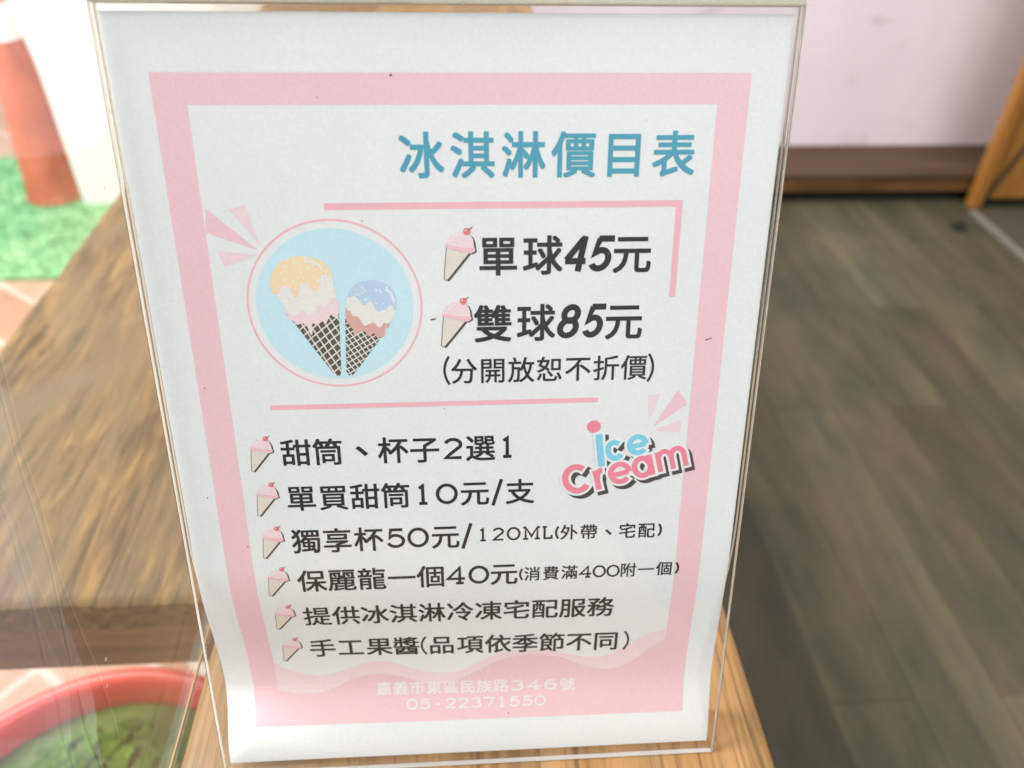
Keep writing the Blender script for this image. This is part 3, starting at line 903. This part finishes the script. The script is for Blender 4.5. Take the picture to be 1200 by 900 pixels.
# short blades standing up all over the mat
tr = random.Random(5)
for _ in range(9000):
    x = tr.uniform(-1.60, -.66); y = tr.uniform(1.44, 2.10)
    if not inside((x, y), pts): continue
    a = tr.uniform(0, 6.28); h = tr.uniform(.008, .02); l = tr.uniform(.002, .008)
    w = .0016
    p = Vector((x, y, GZ + .0095))
    e = Vector((math.cos(a) * w, math.sin(a) * w, 0)); t = Vector((math.sin(a) * l, -math.cos(a) * l, h))
    bm.faces.new([bm.verts.new(q) for q in (p - e, p + e, p + t)])
tag(from_bm('turf_mat', bm, turf_mat()), 'green artificial turf mat under the orange cone', 'turf mat')
cone = empty('traffic_cone', (-1.072, 1.865, GZ + .012))
tag(cone, 'orange-red traffic cone with a white band on the green turf mat', 'traffic cone')
RED = solid('faded_cone_red', (.52, .13, .07), .6, .2, 18)
BAND = solid('white_reflective_band', (.80, .79, .77), .35, .05, 80)
CX, CY = -1.072, 1.865
cz = GZ + .012
def cr(z): return .076 - (z - cz) / .405 * .035
def conepart(name, z0, z1, m, out=0.0, cap=False):
    bm = bmesh.new()
    prof = [(cr(z0 + (z1 - z0) * i / 10) + out, z0 + (z1 - z0) * i / 10) for i in range(11)]
    if cap: prof.append((.0001, z1 + .001))
    lathe(bm, prof, (CX + .012 * 0, CY, 0), 48)
    return from_bm(name, bm, m, cone, True)
conepart('body', cz, -.02, RED, 0, True)
conepart('reflective_band', -.193, -.112, BAND, .0012)
bm = bmesh.new(); lathe(bm, [(.076, 0), (.079, 0), (.080, .006), (.077, .012)], (CX, CY, cz - .001), 48)
from_bm('foot_rim', bm, RED, cone, True)
WALLW = solid('whitewashed_wall', (.82, .81, .79), .7, .03, 4)
bm = bmesh.new()
foot = [(-1.14, 1.985), (-.985, 1.985), (-.985, 1.80), (-.145, 1.80), (-.145, 2.10), (-1.14, 2.10)]
lo = [bm.verts.new((x, y, GZ)) for x, y in foot]; hi = [bm.verts.new((x, y, 1.6)) for x, y in foot]
bm.faces.new(hi); bm.faces.new(lo[::-1])
for i in range(6): bm.faces.new((lo[i], lo[(i + 1) % 6], hi[(i + 1) % 6], hi[i]))
tag(from_bm('white_wall', bm, WALLW), 'white painted wall end outside, behind the orange traffic cone', 'wall')

# weathered timber bench along the window
BENCH = wood('weathered_bench_wood', [(.2, (.030, .020, .012)), (.40, (.10, .059, .027)), (.56, (.17, .10, .043)), (.62, (.24, .135, .05)), (.8, (.30, .20, .11))], across=38, along=7.0, rough=.62, spec=.3, pores=.65, bstr=.8, warp=2.1, patch=(.135, .092, .052))
bench = empty('timber_bench', (-.27, .8, GZ))
tag(bench, 'weathered brown timber bench outside along the window', 'bench')
bm = bmesh.new()
nx, ny = 26, 150
x0, x1, y0, y1 = -.399, -.142, .135, 1.9
top = [[None] * (nx + 1) for _ in range(ny + 1)]
from mathutils import noise as mn
for j in range(ny + 1):
    for i in range(nx + 1):
        x = x0 + (x1 - x0) * i / nx; y = y0 + (y1 - y0) * j / ny
        z = -.060 + .0012 * mn.noise(Vector((x * 22, y * 3.5, 0))) + .0006 * mn.noise(Vector((x * 90, y * 9, 3)))
        z -= .006 * math.exp(-(((x + .368 + (y - .42) * .3) / .010) ** 2 + ((y - .42) / .030) ** 2))      # a knot hole
        if i in (0, nx) or j in (0, ny): z -= .002
        x += .0018 * mn.noise(Vector((0, y * 14, 5))) if i == 0 else 0
        y += .0018 * mn.noise(Vector((x * 30, 0, 5))) if j == 0 else 0
        top[j][i] = bm.verts.new((x, y, z))
for j in range(ny):
    for i in range(nx):
        bm.faces.new((top[j][i], top[j][i + 1], top[j + 1][i + 1], top[j + 1][i]))
rim = [top[0][i] for i in range(nx + 1)] + [top[j][nx] for j in range(1, ny + 1)] + [top[ny][i] for i in range(nx - 1, -1, -1)] + [top[j][0] for j in range(ny - 1, 0, -1)]
low = [bm.verts.new((v.co.x, v.co.y, -.085)) for v in rim]
for i in range(len(rim)):
    bm.faces.new((rim[(i + 1) % len(rim)], rim[i], low[i], low[(i + 1) % len(rim)]))
bm.faces.new(low)
bmesh.ops.recalc_face_normals(bm, faces=bm.faces[:])
from_bm('seat', bm, BENCH, bench, True)
bench.children[0].data.polygons.foreach_set('use_smooth', [abs(p.normal.z) > .5 for p in bench.children[0].data.polygons])
APR = wood('red_brown_bench_apron', [(.2, (.10, .05, .026)), (.5, (.22, .11, .058)), (.8, (.34, .19, .11))], across=18, along=2, rough=.6, axis='X', pores=.4)
box_obj('apron', (-.392, .150, -.150), (-.150, .172, -.0855), APR, bench, .002)
for lx in (-.385, -.175):
    for ly in (.62, 1.80):
        box_obj('leg', (lx, ly, GZ + .001), (lx + .03, ly + .04, -.0856), APR, bench, .002)

# red tub with water plants
TC = (-.2995, .0886)
tub = empty('plant_tub', (TC[0], TC[1], GZ))
tag(tub, 'round red plastic tub of green water plants beside the bench end', 'tub')
TUBM = solid('red_plastic', (.66, .075, .06), .32, .06, 30)
bm = bmesh.new()
lathe(bm, [(.0001, .002), (.118, .002), (.124, .01), (.146, .27), (.150, .279), (.156, .281), (.1585, .287), (.1585, .296), (.155, .300), (.148, .300), (.1435, .295), (.1395, .27), (.118, .014), (.0001, .012)], (TC[0], TC[1], GZ), 96)
from_bm('bucket', bm, TUBM, tub, True)
def water():
    m, nt, out = mat('dark_pond_water')
    v = coords(nt)
    c = ramp(nt, [(.35, (.030, .048, .008)), (.65, (.085, .125, .022))], noise(nt, v, 14, 4)).outputs[0]
    principled(nt, out, c, .35, noise(nt, v, 30, 2), .08, .002, .1)
    return m
bm = bmesh.new()
ringv = [bm.verts.new((TC[0] + .1385 * math.cos(2 * math.pi * i / 64), TC[1] + .1385 * math.sin(2 * math.pi * i / 64), GZ + .270)) for i in range(64)]
bm.faces.new(ringv)
from_bm('water', bm, water(), tub)
def leafm():
    m, nt, out = mat('water_plant_leaf')
    v = coords(nt)
    c = ramp(nt, [(.3, (.022, .045, .006)), (.5, (.055, .11, .012)), (.75, (.15, .27, .035))], noise(nt, v, 22, 4)).outputs[0]
    principled(nt, out, c, .75, noise(nt, v, 200, 3), .2, .001, .15)
    return m
bm = bmesh.new()
lr = random.Random(9)
for k in range(420):
    a = lr.uniform(0, 6.28); r = .118 * math.sqrt(lr.random())
    c0 = Vector((TC[0] + r * math.cos(a), TC[1] + r * math.sin(a), GZ + .272 + lr.uniform(0, .003)))
    nl = lr.randint(5, 8); sz = lr.uniform(.003, .0072)
    for q in range(nl):                                   # a rosette of small round leaves
        b = 2 * math.pi * q / nl + lr.uniform(-.2, .2)
        d = Vector((math.cos(b), math.sin(b), 0)); e = Vector((-d.y, d.x, 0))
        up = lr.uniform(.05, .45)
        ptsl = []
        for t, w in ((0, .05), (.35, .28), (.7, .42), (1.0, .30), (1.12, .0)):
            ptsl.append((t, w))
        L = [c0 + d * sz * t + e * sz * w + Vector((0, 0, sz * up * t * (1.3 - t * .5))) for t, w in ptsl]
        Rr = [c0 + d * sz * t - e * sz * w + Vector((0, 0, sz * up * t * (1.3 - t * .5))) for t, w in ptsl]
        mid = [c0 + d * sz * t + Vector((0, 0, sz * (up * t * (1.3 - t * .5) - .12 * w))) for t, w in ptsl]
        lv = [bm.verts.new(p) for p in L]; mv = [bm.verts.new(p) for p in mid]; rv = [bm.verts.new(p) for p in Rr]
        for i in range(len(ptsl) - 1):
            bm.faces.new((lv[i], mv[i], mv[i + 1], lv[i + 1])); bm.faces.new((mv[i], rv[i], rv[i + 1], mv[i + 1]))
tag(from_bm('water_plants', bm, leafm(), None, True), 'green floating water plants filling the red tub', 'plants', kind='stuff')
